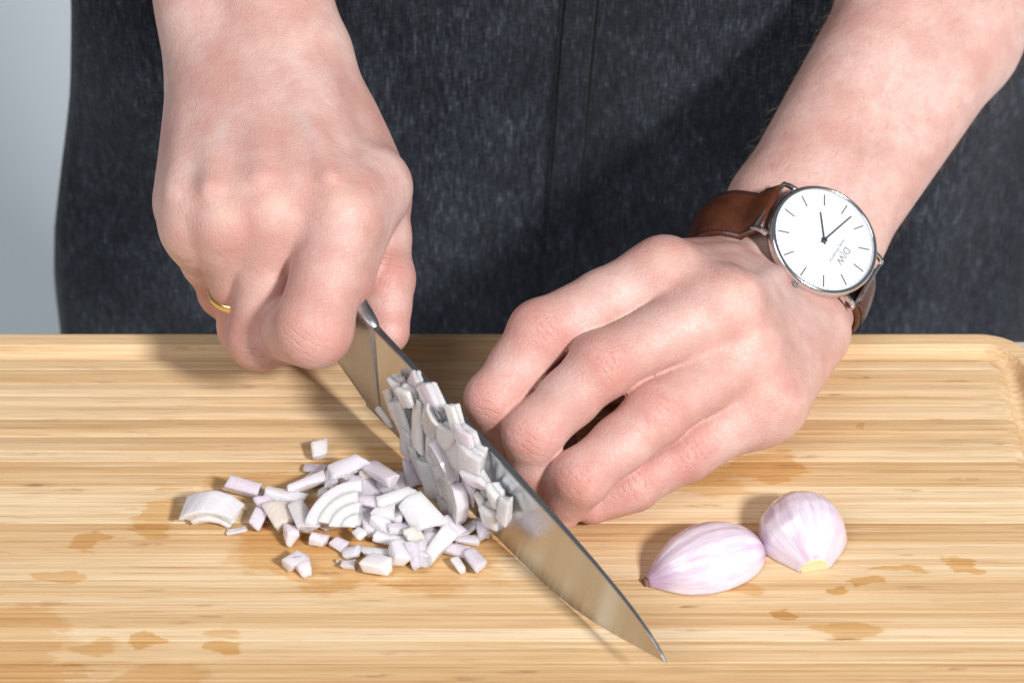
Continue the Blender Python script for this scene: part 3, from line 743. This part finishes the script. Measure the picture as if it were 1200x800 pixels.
# strap halves follow the wrist
WC = LW
sdir = W12-LA*(W12@LA); sdir = unit(sdir); zdir = unit(np.cross(sdir, LA)); zdir = zdir if zdir@WN > 0 else -zdir
for sy in (-1, 1):
    n = 40; prof = []
    for i in range(n+1):
        phi = R(52+(182-52)*i/n); d = zdir*math.cos(phi)+sdir*sy*math.sin(phi)
        rr = max(root_dist(LEFT, WC+LA*o, d) for o in (-9, -5, 0, 5, 9)); prof.append([rr, d])
    rs = np.array([p[0] for p in prof]); ker = np.array([1, 2, 3, 2, 1])/9.; rsp = np.pad(rs, 2, mode='edge'); rs = np.maximum(np.convolve(rsp, ker, 'valid'), rs)
    rings = []; st_rows = [[], []]
    for i in range(-3, n+1):
        if i < 0:
            t = (i+3)/3.; e = prof[0][1]*(rs[0]+1.6)+WC; s0 = D_(0, sy*20.4, -4.4)-W3*0; c = s0*(1-t)+e*t*1.0; d = unit(WN*(1-t)+prof[0][1]*t); wd = 10.2; th = 1.7; sd = unit(-W3*(1-t)*sign_ if False else LA)
        else: d = prof[i][1]; c = WC+d*(rs[i]+.7); wd = 10.2-1.4*i/n; th = 1.7
        cp = 1.25 if 2 < i < 14 else .8                      # padded near the case
        rings.append([c-LA*wd, c-LA*wd+d*th*.7, c-LA*(wd-1.6)+d*th, c-LA*(wd*.45)+d*(th+cp), c+d*(th+cp*1.15), c+LA*(wd*.45)+d*(th+cp), c+LA*(wd-1.6)+d*th, c+LA*wd+d*th*.7, c+LA*wd, c])
    v, f = loft(rings); so = wobj('strap', v, f, LEATHER, smooth=True)
    for sgn in (-1, 1):
        for i in range(1, len(rings)-3, 1):
            r = rings[i]; r2 = rings[i+1]; k = 2 if sgn < 0 else 6
            a_, b_ = r[k]+unit(r[4]-r[9])*.12, r[k]*.35+r2[k]*.65+unit(r[4]-r[9])*.12
            up_ = unit(r[4]-r[9]); vv = [a_-LA*.22, a_+LA*.22, b_+LA*.22, b_-LA*.22]; vv += [q+up_*.18 for q in vv]
            wobj('stitch', vv, [(3, 2, 1, 0), (4, 5, 6, 7), (0, 1, 5, 4), (1, 2, 6, 5), (2, 3, 7, 6), (3, 0, 4, 7)], THREAD, so) if i < 22 else None

# ------------------------------------------------------------------ gold ring on the ring finger
rj = RHF['ring'][0]; rc_ = rj[0]*.39+rj[1]*.61; rax = unit(rj[1]-rj[0]); e1 = unit(np.cross(rax, VIEW)); e2 = np.cross(rax, e1)
rings = []; N_ = 60
for k in range(N_):
    a = 2*math.pi*k/N_; d = e1*math.cos(a)+e2*math.sin(a)
    rr = root_dist(lambda P: RIGHT.finger(P, 'ring'), rc_, d, 4, 16)+.05
    rings.append([rc_+d*(rr+h)+rax*x for x, h in ((-1.7, -.3), (-1.65, .5), (-1.0, 1.0), (0, 1.15), (1.0, 1.0), (1.65, .5), (1.7, -.3))])
v, f = loft(rings+[rings[0]], closed_ring=True, cap=False)
gr = meshobj('finger_ring', [np.array(q)/1000 for q in v], f, GOLD, smooth=True)
gr.data.transform(Matrix.Translation(-Vector(rc_/1000))); gr.location = Vector(rc_/1000)
tag(gr, 'plain gold band worn on a finger of the hand gripping the knife', 'ring')

# ------------------------------------------------------------------ shallots
def half_bulb(name, prof, loc, ax_px, label, end_parts):
    """half a peeled shallot lying on its cut face; ax_px = photo points of its two ends on the board"""
    a, b = atz(*ax_px[0], 0), atz(*ax_px[1], 0); d = unit(b-a); ang = math.atan2(d[1], d[0])
    root = tag(empty(name, (loc[0], loc[1], .0003)), label, 'shallot', 'peeled shallot halves on the board'); root.rotation_euler = (0, 0, ang)
    xs = np.linspace(prof[0][0], prof[-1][0], 46); n = 40; rings = []
    px_, pr = [p[0] for p in prof], [p[1] for p in prof]
    rr = np.interp(xs, px_, pr); rr = np.convolve(np.pad(rr, 2, mode='edge'), np.array([1, 2, 2, 2, 1])/8, 'valid')
    for i, (x, r) in enumerate(zip(xs, rr)):
        ring = []
        for k in range(n+1):
            t = math.pi*k/n; w = 1+.012*math.sin(t*7+1.3)+.008*math.sin(t*17+x*.05)+.010*math.sin(t*3+x*.12)
            if t > 1.9: w *= .975 if 1.9 < t else 1        # edge of the outer layer
            ring.append((x, r*math.cos(t)*w, max(0, r*math.sin(t)*w*1.15)))
        rings.append(ring)
    V = [p for r in rings for p in r]; m = n+1
    Fq = [(i*m+j, (i+1)*m+j, (i+1)*m+j+1, i*m+j+1) for i in range(len(rings)-1) for j in range(n)]
    Fq += [(i*m, i*m+n, (i+1)*m+n, (i+1)*m) for i in range(len(rings)-1)]
    Fq += [tuple(range(m)), tuple(reversed([(len(rings)-1)*m+j for j in range(m)]))]
    o = meshobj('bulb', [np.array(v)/1000 for v in V], Fq, SHALLOT, root, True)
    for nm, x0, r0, x1, r1, mat in end_parts:
        rg = [[(x, r*math.cos(math.pi*k/14)*(1+.06*math.sin(k*2.1)), max(0, r*math.sin(math.pi*k/14))) for k in range(15)] for x, r in ((x0, r0), ((x0+x1)/2, (r0+r1)/2*1.03), (x1, r1), (x1, .05))]
        v, f = loft(rg, True, False); meshobj(nm, [np.array(q)/1000 for q in v], f, mat, root, False)
    return root
c1 = atz(829, 664, 0); c2 = atz(938, 631, 0)
half_bulb('shallot', [(-21.2, 1.8), (-20, 3.0), (-16.5, 6.8), (-11, 10.4), (-4, 12.6), (3, 12.9), (9, 11.8), (14, 9.4), (17.5, 6.4), (19.5, 3.4), (20.3, .6)], c1, ((762, 689), (897, 652)),
          'elongated peeled shallot half with a dry pointed tip, lying on its side', [('dry_tip', -21.2, 1.9, -22.4, 1.5, DRYTIP)])
half_bulb('shallot', [(-15, .6), (-14, 5), (-11, 9.8), (-6, 13.4), (0, 14.9), (5, 14.2), (9, 11.4), (12, 8.4), (14.2, 6.2), (15, 5.2)], c2, ((925, 600), (953, 664)),
          'round peeled shallot half with a cream cut root end', [('root_end', 14.6, 5.1, 15.3, 4.6, ROOT)])

# ------------------------------------------------------------------ chopped pieces
class PB:
    def __init__(s, warp=.2): s.v = []; s.f = []; s.r = []; s.warp = warp
    def arc(s, r0, r1, a0, a1, y0, y1, rind, seg=5, cx=0, cz=0, jit=.26):
        """one onion layer: sector of a tube between radii r0 and r1 round the y axis"""
        b = len(s.v)
        for i in range(seg+1):
            a = a0+(a1-a0)*i/seg
            for r, o in ((r0, 0), (r1, 1)):
                for y in (y0, y1):
                    s.v.append([cx+r*math.sin(a)+rng.uniform(-jit, jit), y+rng.uniform(-jit, jit), cz+r*math.cos(a)+rng.uniform(-jit, jit)]); s.r.append(float(rind*o))
        for i in range(seg):
            p = b+4*i; q = p+4
            s.f += [(p, p+1, q+1, q), (p+2, q+2, q+3, p+3), (p, q, q+2, p+2), (p+1, p+3, q+3, q+1)]
        e = b+4*seg; s.f += [(b, b+2, b+3, b+1), (e, e+1, e+3, e+2)]
    def prism(s, pts, z0, z1, rind=0., jit=.15):
        b = len(s.v); n = len(pts)
        for z in (z0, z1):
            for x, y in pts: s.v.append([x+rng.uniform(-jit, jit), y+rng.uniform(-jit, jit), z+rng.uniform(-jit, jit)]); s.r.append(rind if z == z1 else 0.)
        s.f += [tuple(b+i for i in range(n-1, -1, -1)), tuple(b+n+i for i in range(n))]+[(b+i, b+(i+1) % n, b+n+(i+1) % n, b+n+i) for i in range(n)]
    def build(s, name, mat, bev=.42):
        v = np.array(s.v); c = (v.max(0)+v.min(0))/2; v = v-c; e = np.maximum(v.max(0), .3); q = v/e
        wp = np.array([[rng.uniform(-s.warp, s.warp) for _ in range(6)] for _ in range(3)])
        v = v*(1+np.stack([wp[a][(a+1) % 3]*q[:, (a+1) % 3]+wp[a][(a+2) % 3]*q[:, (a+2) % 3] for a in range(3)], 1))
        v += np.stack([wp[a][3]*q[:, (a+1) % 3]+wp[a][4]*q[:, (a+2) % 3]+wp[a][5]*q[:, (a+1) % 3]*q[:, (a+2) % 3] for a in range(3)], 1)*e*.8
        me = bpy.data.meshes.new(name); me.from_pydata([tuple(q/1000) for q in v], [], s.f); a = me.attributes.new('rind', 'FLOAT', 'POINT'); a.data.foreach_set('value', np.array(s.r, np.float32))
        me.update(); bm = bmesh.new(); bm.from_mesh(me); bmesh.ops.recalc_face_normals(bm, faces=bm.faces)
        try: bmesh.ops.bevel(bm, geom=bm.edges[:], offset=bev/1000, segments=2, affect='EDGES', clamp_overlap=True)
        except Exception: pass
        bm.to_mesh(me); bm.free(); me.materials.append(mat); me.shade_smooth(); me.set_sharp_from_angle(angle=R(38))
        o = bpy.data.objects.new(name, me); scene.collection.objects.link(o); return o
def dice(L, W, H, rind=1., layers=1, curl=False):
    p = PB(); r = rng.uniform(5, 7.5) if curl else rng.uniform(9, 14); H = min(H, rng.uniform(1.8, 2.6)) if curl else H; t = H/layers
    for k in range(layers):
        rr = r-k*t; a = W/2/r; sh = rng.uniform(-.10, .10)*L if k else 0; aa = a*rng.uniform(.82, 1.08) if k else a
        p.arc(rr-t*.96, rr, -aa, aa*rng.uniform(.85, 1.1), -L/2+sh, L/2+sh*.5, rind if k == 0 else .12, 4)
    return p
def slice_(Rm, n, span=(-1.5, 1.5), th=4., rind=1., core=.25):
    """a cut through several layers, lying flat: rings in the x-y plane"""
    p = PB(.06); t = Rm*(1-core)/n
    for k in range(n):
        r1 = Rm-k*t; dz = rng.uniform(-.05, .05); jj = rng.uniform(-.10, .10)
        b = len(p.v); seg = 12; a0, a1 = span[0]+jj, span[1]-jj
        for i in range(seg+1):
            a = a0+(a1-a0)*i/seg
            for r, o in ((max(.2, r1-t*1.0), 0), (r1, 1)):
                for z in (-th/2+dz*.4, th/2+dz):
                    p.v.append([r*math.sin(a)+rng.uniform(-.07, .07), r*.92*math.cos(a), z+rng.uniform(-.08, .08)]); p.r.append(float(rind*o) if k == 0 else .10*o)
        for i in range(seg):
            q0 = b+4*i; q = q0+4
            p.f += [(q0, q0+1, q+1, q), (q0+2, q+2, q+3, q0+3), (q0, q, q+2, q0+2), (q0+1, q0+3, q+3, q+1)]
        e = b+4*seg; p.f += [(b, b+2, b+3, b+1), (e, e+1, e+3, e+2)]
    return p
def place_board(o, px, py, zc, yaw, tx=0., ty=0.):
    o.rotation_euler = (R(tx), R(ty), R(yaw)); P_ = atz(px, py, zc/1000); o.location = P_
    M = o.rotation_euler.to_matrix(); low = min((M @ v.co).z for v in o.data.vertices)+P_[2]
    if low < .0002 or zc < 5: o.location.z += .0002-low
    return o
HEAP = 'chopped shallot pieces heaped on the board'
G_L = {'white': 'small white chopped shallot dice', 'lilac': 'lilac-tinged chopped shallot scrap', 'stick': 'slim white chopped shallot stick'}
MARKS = [((390, 556), 'at the back of the heap, behind the broad ringed slice'), ((393, 625), 'at the foot of the broad ringed slice'), ((425, 592), 'wedged against the straight edge of the broad ringed slice'),
         ((330, 592), 'between the broad ringed slice and the notched chunk'), ((300, 600), 'next to the notched chunk by the thick slab'), ((446, 560), 'beside the thick leaning stick atop the heap'),
         ((493, 585), 'touching the large angular chunk'), ((466, 610), 'in the middle of the heap, under other pieces'), ((480, 648), 'at the front of the heap, before the peach-brown piece'),
         ((520, 630), 'between the large angular chunk and the blade'), ((555, 620), 'lying against the foot of the blade'), ((345, 640), 'strewn in front of the curved white chunk')]
def near_label(k, px, py): return G_L[k]+' '+min(MARKS, key=lambda m: math.hypot(m[0][0]-px, m[0][1]-py))[1]
# px, py, height of centre, kind, (length, width, thick), turn, tilt x, tilt y, flesh, label
PIECES = [
 (374, 528, 2.5, 'd', (6.2, 6, 4.6, 1), 8, 6, 0, 0, 'lone white shallot dice furthest behind the heap of chopped pieces'),
 (406, 548, 8, 'd', (13.5, 7, 5, 2), -72, 8, 12, 0, 'stick'), (360, 566, 5, 'd', (14, 4.2, 4, 1), -58, 0, 10, 0, 'stick'),
 (369, 547, 2.5, 'd', (8, 4, 1.8, 1), -105, 10, 0, 1, 'lilac'), (446, 556, 9, 'd', (15, 7.2, 5, 1), 36, -12, 12, 0, 'thick white shallot stick leaning on top of the heap'),
 (428, 574, 5, 'd', (11, 11, 4.2, 2), 20, 12, 8, 1, 'lilac'), (484, 553, 4, 'd', (9, 8, 3, 1), 30, 30, 20, 1, 'lilac'), (468, 566, 3, 'd', (9, 7, 3, 1), -20, 10, 10, 1, 'lilac'),
 (437, 589, 8, 'd', (8.2, 5, 4, 1), 82, 8, 0, 1, 'lilac'), (463, 584, 9, 'd', (11.5, 5, 4, 1), -66, 6, 10, 0, 'stick'),
 (450, 602, 7, 'd', (7, 4.5, 4.6, 1), 84, 0, 8, 0, 'white'), (493, 602, 7, 'd', (13, 13, 7, 2), 30, 14, -16, 0, 'large angular white shallot chunk on the side of the heap nearest the blade'),
 (423, 603, 4, 'd', (8, 6, 4, 1), 15, 20, 0, 1, 'lilac'), (448, 616, 5, 'd', (9, 5, 4, 1), 60, 20, 14, 1, 'lilac'), (468, 618, 5, 'd', (8, 6, 4, 1), 110, 12, 14, 1, 'lilac'),
 (455, 630, 3, 'd', (9.5, 4.5, 3.6, 1), 80, 10, 5, 0, 'white'), (484, 627, 5, 'd', (7, 7, 4.6, 2), 30, 28, 0, 2, 'cream shallot piece with a peach-brown skin edge, in the heap'),
 (506, 625, 3.5, 'd', (6.5, 6, 4, 1), -20, 10, 30, 1, 'lilac'), (467, 649, 3, 'd', (7.6, 7.2, 5.6, 1), 22, 8, 12, 0, 'white'), (442, 665, 3, 'd', (8.4, 7.6, 5.2, 1), 74, 0, 12, 0, 'lone white shallot dice in front of the heap, towards the knife'),
 (490, 652, 3, 'd', (9, 7.6, 5, 2), 15, 32, -8, 1, 'lilac'), (517, 637, 4, 'd', (13, 5.2, 4.4, 1), -35, 12, 14, 0, 'stick'), (527, 618, 5, 'd', (8, 5, 4, 1), 50, 24, 0, 0, 'white'),
 (534, 643, 2.5, 'd', (9, 5.5, 4, 1), 70, 0, 12, 1, 'lilac'), (440, 645, 1.5, 'd', (10, 3.6, 1.4, 1), 84, 0, 5, 1, 'lilac'),
 (373, 635, 2, 'd', (5.4, 4, 3.4, 1), 70, 0, 10, 0, 'white'), (397, 637, 2, 'd', (5, 4.4, 2.6, 1), 60, 10, 0, 1, 'lilac'),
 (345, 658, 3, 'd', (6.4, 5.6, 4.4, 1), -50, 0, 14, 0, 'white shallot dice pair half apart, lying in front of the heap'), (355, 664, 2.2, 'd', (6, 5.2, 3.6, 1), 30, 8, 10, 0, 'white'),
 (340, 630, 2.5, 'd', (4.8, 4.6, 5.6, 1), 15, 0, 20, 0, 'white'), (352, 608, 5, 'd', (13, 7.4, 5.6, 2), 24, -10, 12, 0, 'curved white shallot chunk beside the broad ringed slice'),
 (286, 575, 3, 'd', (11.5, 6.6, 5, 2), 75, 12, 0, 1, 'notched white shallot chunk between the thick slab and the heap'),
 (310, 594, 3, 'd', (6.4, 6, 5, 1), 30, 20, 0, 1, 'lilac'), (303, 611, 2, 'd', (6.6, 5, 3, 1), -20, 20, 10, 1, 'lilac'), (332, 582, 4, 'd', (13, 6.4, 5, 1), 82, 8, 10, 0, 'stick'),
 (328, 604, 4, 'd', (9.4, 9, 5, 2), 40, 14, 0, 2, 'white'), (277, 621, 1, 'd', (6.4, 2.6, 1, 1), -74, 0, 0, 0, 'thin white shallot sliver beside the thick slab'),
 (556, 656, 2.5, 'd', (8.4, 6.6, 3.6, 2), 40, 0, 10, 1, 'lilac shallot scrap at the foot of the blade, outside the heap'), (547, 630, 2, 'd', (8, 4, 1.6, 1), 82, 0, 10, 1, 'lilac'),
 (549, 614, 4, 'd', (12, 4, 3, 1), -50, 10, 0, 1, 'lilac'), (565, 619, 2.4, 'd', (7, 5, 4, 1), 20, 10, 10, 1, 'lilac'), (396, 658, .5, 'd', (1.4, 1.2, .8, 1), 0, 0, 0, 0, 'tiny white shallot crumb lying alone in front of the heap'),
 (416, 565, 3, 'd', (12, 6, 5, 1), 55, 0, 10, 0, 'white'), (436, 612, 3, 'd', (10, 8, 4, 1), 10, 0, 0, 1, 'lilac'), (470, 600, 3, 'd', (10, 8, 4.5, 1), 60, 0, 0, 1, 'lilac'), (478, 640, 2.5, 'd', (9, 6, 4, 1), 50, 0, 0, 1, 'lilac'),
 (500, 640, 2.5, 'd', (9, 6, 4, 1), 130, 0, 0, 0, 'white'), (455, 575, 3, 'd', (10, 8, 5, 1), 30, 0, 0, 0, 'white'), (380, 556, 3, 'd', (10, 5, 4, 1), 40, 0, 0, 1, 'lilac'), (430, 556, 6, 'd', (6, 6, 5, 1), 10, 20, 0, 2, 'white'),
]
for px, py, zc, k, dim, yaw, tx, ty, mt, lab in PIECES:
    o = dice(*dim[:3], rind=rng.choice((.5, .8, 1.)) if mt != 0 else rng.choice((.4, .8, 1.)), layers=dim[3], curl=(lab == 'lilac' and rng.random() < .65)).build('shallot_piece', FLESH[mt])
    place_board(o, px, py, zc, yaw, tx, ty); tag(o, near_label(lab, px, py) if lab in G_L else lab, 'shallot piece', HEAP)
o = slice_(17, 4, (-1.25, .30), 5.0, 1., .05).build('shallot_piece', FLESH[0]); place_board(o, 394, 596, 9.5, 14, 30, -6); tag(o, 'broad fan-shaped shallot slice with ring lines standing in the heap', 'shallot piece', HEAP)
o = dice(8.5, 24, 6.0, rind=.8, layers=3).build('shallot_piece', FLESH[0], .3); place_board(o, 249, 601, 3.6, -4, 10, 4); tag(o, 'thick white shallot slab with lilac edge lying apart on the wet patch', 'shallot piece', HEAP)
for k in range(16):                                      # small scraps under and round the heap
    px, py = rng.gauss(440, 58), rng.gauss(606, 30)
    if not (300 < px < 560 and 540 < py < 668) or (px-430)*1.0+(560-py)*1.1 > 95: continue
    o = dice(rng.uniform(3.5, 7.5), rng.uniform(3, 6), rng.uniform(2, 4), rind=rng.choice((0, .4, .9)), curl=rng.random() < .4).build('shallot_piece', FLESH[rng.choice((0, 0, 1))])
    place_board(o, px, py, rng.choice((1.5, 2.5, 5.5)), rng.uniform(0, 180), rng.uniform(-25, 25), rng.uniform(-25, 25)); tag(o, near_label('white', px, py).replace('small white chopped shallot dice', 'tiny chopped shallot scrap'), 'shallot piece', HEAP)

# pieces that cling to the face of the blade
def at_blade(px, py, w):
    d = ray(px, py); n3 = np.array([KN[0], KN[1], 0]); p0 = K(0, 0, w)/1000
    return CAM+d*(((p0-CAM)@n3)/(d@n3))
KU3, KN3 = np.array([KU[0], KU[1], 0]), np.array([KN[0], KN[1], 0])
def place_blade(o, px, py, w, roll, tip=0., swing=0.):
    """the piece's own z faces away from the blade"""
    z = -KN3; x = KU3; y = np.array([0, 0, 1.])
    M = Matrix(((x[0], y[0], z[0]), (x[1], y[1], z[1]), (x[2], y[2], z[2]))); M = M @ Matrix.Rotation(R(roll), 3, 'Z') @ Matrix.Rotation(R(tip), 3, 'X') @ Matrix.Rotation(R(swing), 3, 'Y')
    o.rotation_euler = M.to_euler(); o.location = at_blade(px, py, w); return o
CL = 'chopped shallot pieces clinging to the blade'
B_L = {'w': 'small white shallot dice', 'l': 'lilac-edged shallot dice', 's': 'layered shallot slice'}
BM = [((470, 455), 'stuck high on the blade by the heel'), ((475, 500), 'stuck to the blade in the clump below the heel'), ((505, 470), 'stuck to the blade just under its spine'), ((508, 520), 'stuck to the blade above the ringed yellow-core slice'),
      ((535, 505), 'stuck to the blade beside the yellow-core wedge'), ((558, 530), 'stuck to the blade at the bulging side of the clump'), ((500, 555), 'stuck to the blade under the ringed yellow-core slice'), ((550, 565), 'stuck to the blade above the large oval slice'), ((578, 595), 'in the block of four dice at the end of the clump')]
def near_blade(k, px, py): return B_L[k]+' '+min(BM, key=lambda m: math.hypot(m[0][0]-px, m[0][1]-py))[1]
ON = [(463, 474, -4, 'd', (15, 6, 5, 2), 8, 0, 0, 0, 's'), (476, 497, -4.5, 'd', (19, 8, 6, 3), 6, 5, 8, 0, 's'), (481, 518, -4, 'd', (13, 7, 6, 2), 4, 0, 0, 0, 's'), (493, 497, -5, 'd', (18, 7, 6, 2), -4, 0, 8, 0, 's'),
 (470, 452, -4, 'd', (7, 6.6, 6, 1), 15, 0, 0, 1, 'l'), (486, 447, -3, 'd', (7, 6, 4, 1), -20, 0, 0, 1, 'l'), (480, 464, -8, 'd', (6.6, 6.6, 6.6, 1), 0, 20, 0, 0, 'w'), (505, 463, -5, 'd', (9, 8, 6, 1), 30, 0, 0, 1, 'l'),
 (498, 478, -4, 'd', (10, 8, 5, 1), 10, 0, 0, 0, 'w'), (510, 492, -6, 'd', (17, 9, 6, 3), -8, 6, 0, 0, 's'), (532, 491, -6, 'd', (9, 5, 5, 1), 14, 0, 8, 0, 'white shallot wedge with a yellow core against the blade spine'), (529, 513, -6, 'd', (12, 8, 6, 2), 0, 0, 0, 0, 'w'),
 (550, 513, -6, 'd', (9.4, 9, 7, 1), -12, 8, 12, 1, 'l'), (558, 538, -7, 'd', (11, 8.4, 7, 2), 8, 0, 12, 0, 'w'), (562, 560, -7, 'd', (7, 9.6, 7, 1), 0, 10, 10, 1, 'l'), (537, 551, -5, 'd', (13, 7, 6, 2), 4, 0, 0, 0, 'w'),
 (495, 541, -4, 'd', (16, 7, 6, 3), 6, 0, 0, 0, 's'), (521, 530, -7, 'd', (10, 8, 5, 2), -10, 0, 0, 0, 'w'), (568, 589, -5, 'd', (7, 5.6, 6, 1), 12, 0, 0, 0, 'w'), (581, 582, -4.5, 'd', (7, 5.6, 6, 1), 8, 0, 0, 0, 'w'), (575, 607, -6, 'd', (8.4, 7, 6, 1), -6, 0, 0, 0, 'w'), (591, 600, -5, 'd', (8.4, 6.6, 6, 1), 6, 0, 0, 0, 'w'), (548, 570, -4, 'd', (10, 8, 5, 1), 0, 0, 0, 1, 'l'),
 (505, 556, -4, 'd', (14, 8, 6, 2), 4, 0, 0, 0, 's'), (519, 563, -3.5, 'd', (13, 8, 6, 2), -6, 0, 0, 0, 's'), (508, 520, -4, 'd', (13, 9, 6, 2), 4, 0, 0, 0, 's'), (540, 530, -5, 'd', (11, 8, 6, 2), 8, 0, 0, 0, 'w')]
for px, py, w, k, dim, roll, tip, sw, mt, lab in ON:
    o = dice(dim[0], dim[1], dim[2]*.72, rind=.9 if mt == 1 else rng.choice((.0, .25, .5)), layers=dim[3]+1).build('shallot_piece', FLESH[mt]); place_blade(o, px+rng.uniform(-3, 3), py+rng.uniform(-3, 3), w*.72-.6, roll+rng.uniform(-24, 24), tip+rng.uniform(-12, 12), sw+rng.uniform(-12, 12))
    tag(o, near_blade(lab, px, py) if lab in B_L else lab, 'shallot piece', CL)
for px, py, w, rad, roll, lab in ((516, 536, -6.5, 9.5, 20, 'white ringed shallot slice with yellow core, halfway down the blade'), (533, 583, -6.5, 11.5, -32, 'large oval shallot slice with grey rings at the foot of the blade')):
    o = slice_(rad, 5, (-1.75, 1.75), 4.0, 1., .1).build('shallot_piece', FLESH[0]); o.scale = (.72, 1.15, 1); place_blade(o, px, py, w, roll, 6, -14); tag(o, lab, 'shallot piece', CL)
o = dice(7.5, 2.4, 1.2, rind=0).build('shallot_piece', FLESH[0]); place_blade(o, 449, 487, -2.4, 68); tag(o, 'thin white shallot sliver sticking out near the heel of the blade', 'shallot piece', CL)

# ------------------------------------------------------------------ fine hair on the forearms
nv = len(me_body.vertices); co = np.empty(nv*3, np.float32); me_body.vertices.foreach_get('co', co); co = co.reshape(-1, 3)
no = np.empty(nv*3, np.float32); me_body.vertices.foreach_get('normal', no); no = no.reshape(-1, 3)
r2 = np.random.default_rng(5); HV, HF = [], []
for W_, A_, n_hair, t0, t1 in ((LW, LA, 1300, 26, 150), (RW, RA, 300, 6, 110)):
    t = (co*1000-W_)@A_; rad = np.linalg.norm(co*1000-W_-t[:, None]*A_, axis=1); idx = np.nonzero((t > t0) & (t < t1) & (rad < 60))[0]
    for i in r2.choice(idx, n_hair, replace=False):
        p = co[i].astype(float); n_ = no[i].astype(float); d = unit(-A_*.9+n_*.42+r2.normal(0, .28, 3)); L = r2.uniform(.004, .0085); w = unit(np.cross(d, n_))*.000021; w2 = unit(np.cross(d, w))*.000021
        b = len(HV); q = p+d*L*.55; e = q+unit(d-n_*.35)*L*.45
        for c, k in ((p, 1.), (q, .8)): HV += [c+w*k, c-w*.5*k+w2*k, c-w*.5*k-w2*k]
        HV.append(e); HF += [(b+j, b+(j+1) % 3, b+3+(j+1) % 3, b+3+j) for j in range(3)]+[(b+3+j, b+3+(j+1) % 3, b+6) for j in range(3)]
hr = meshobj('arm_hair', HV, HF, HAIR); child_at_world(hr, person); hr['kind'] = 'stuff'
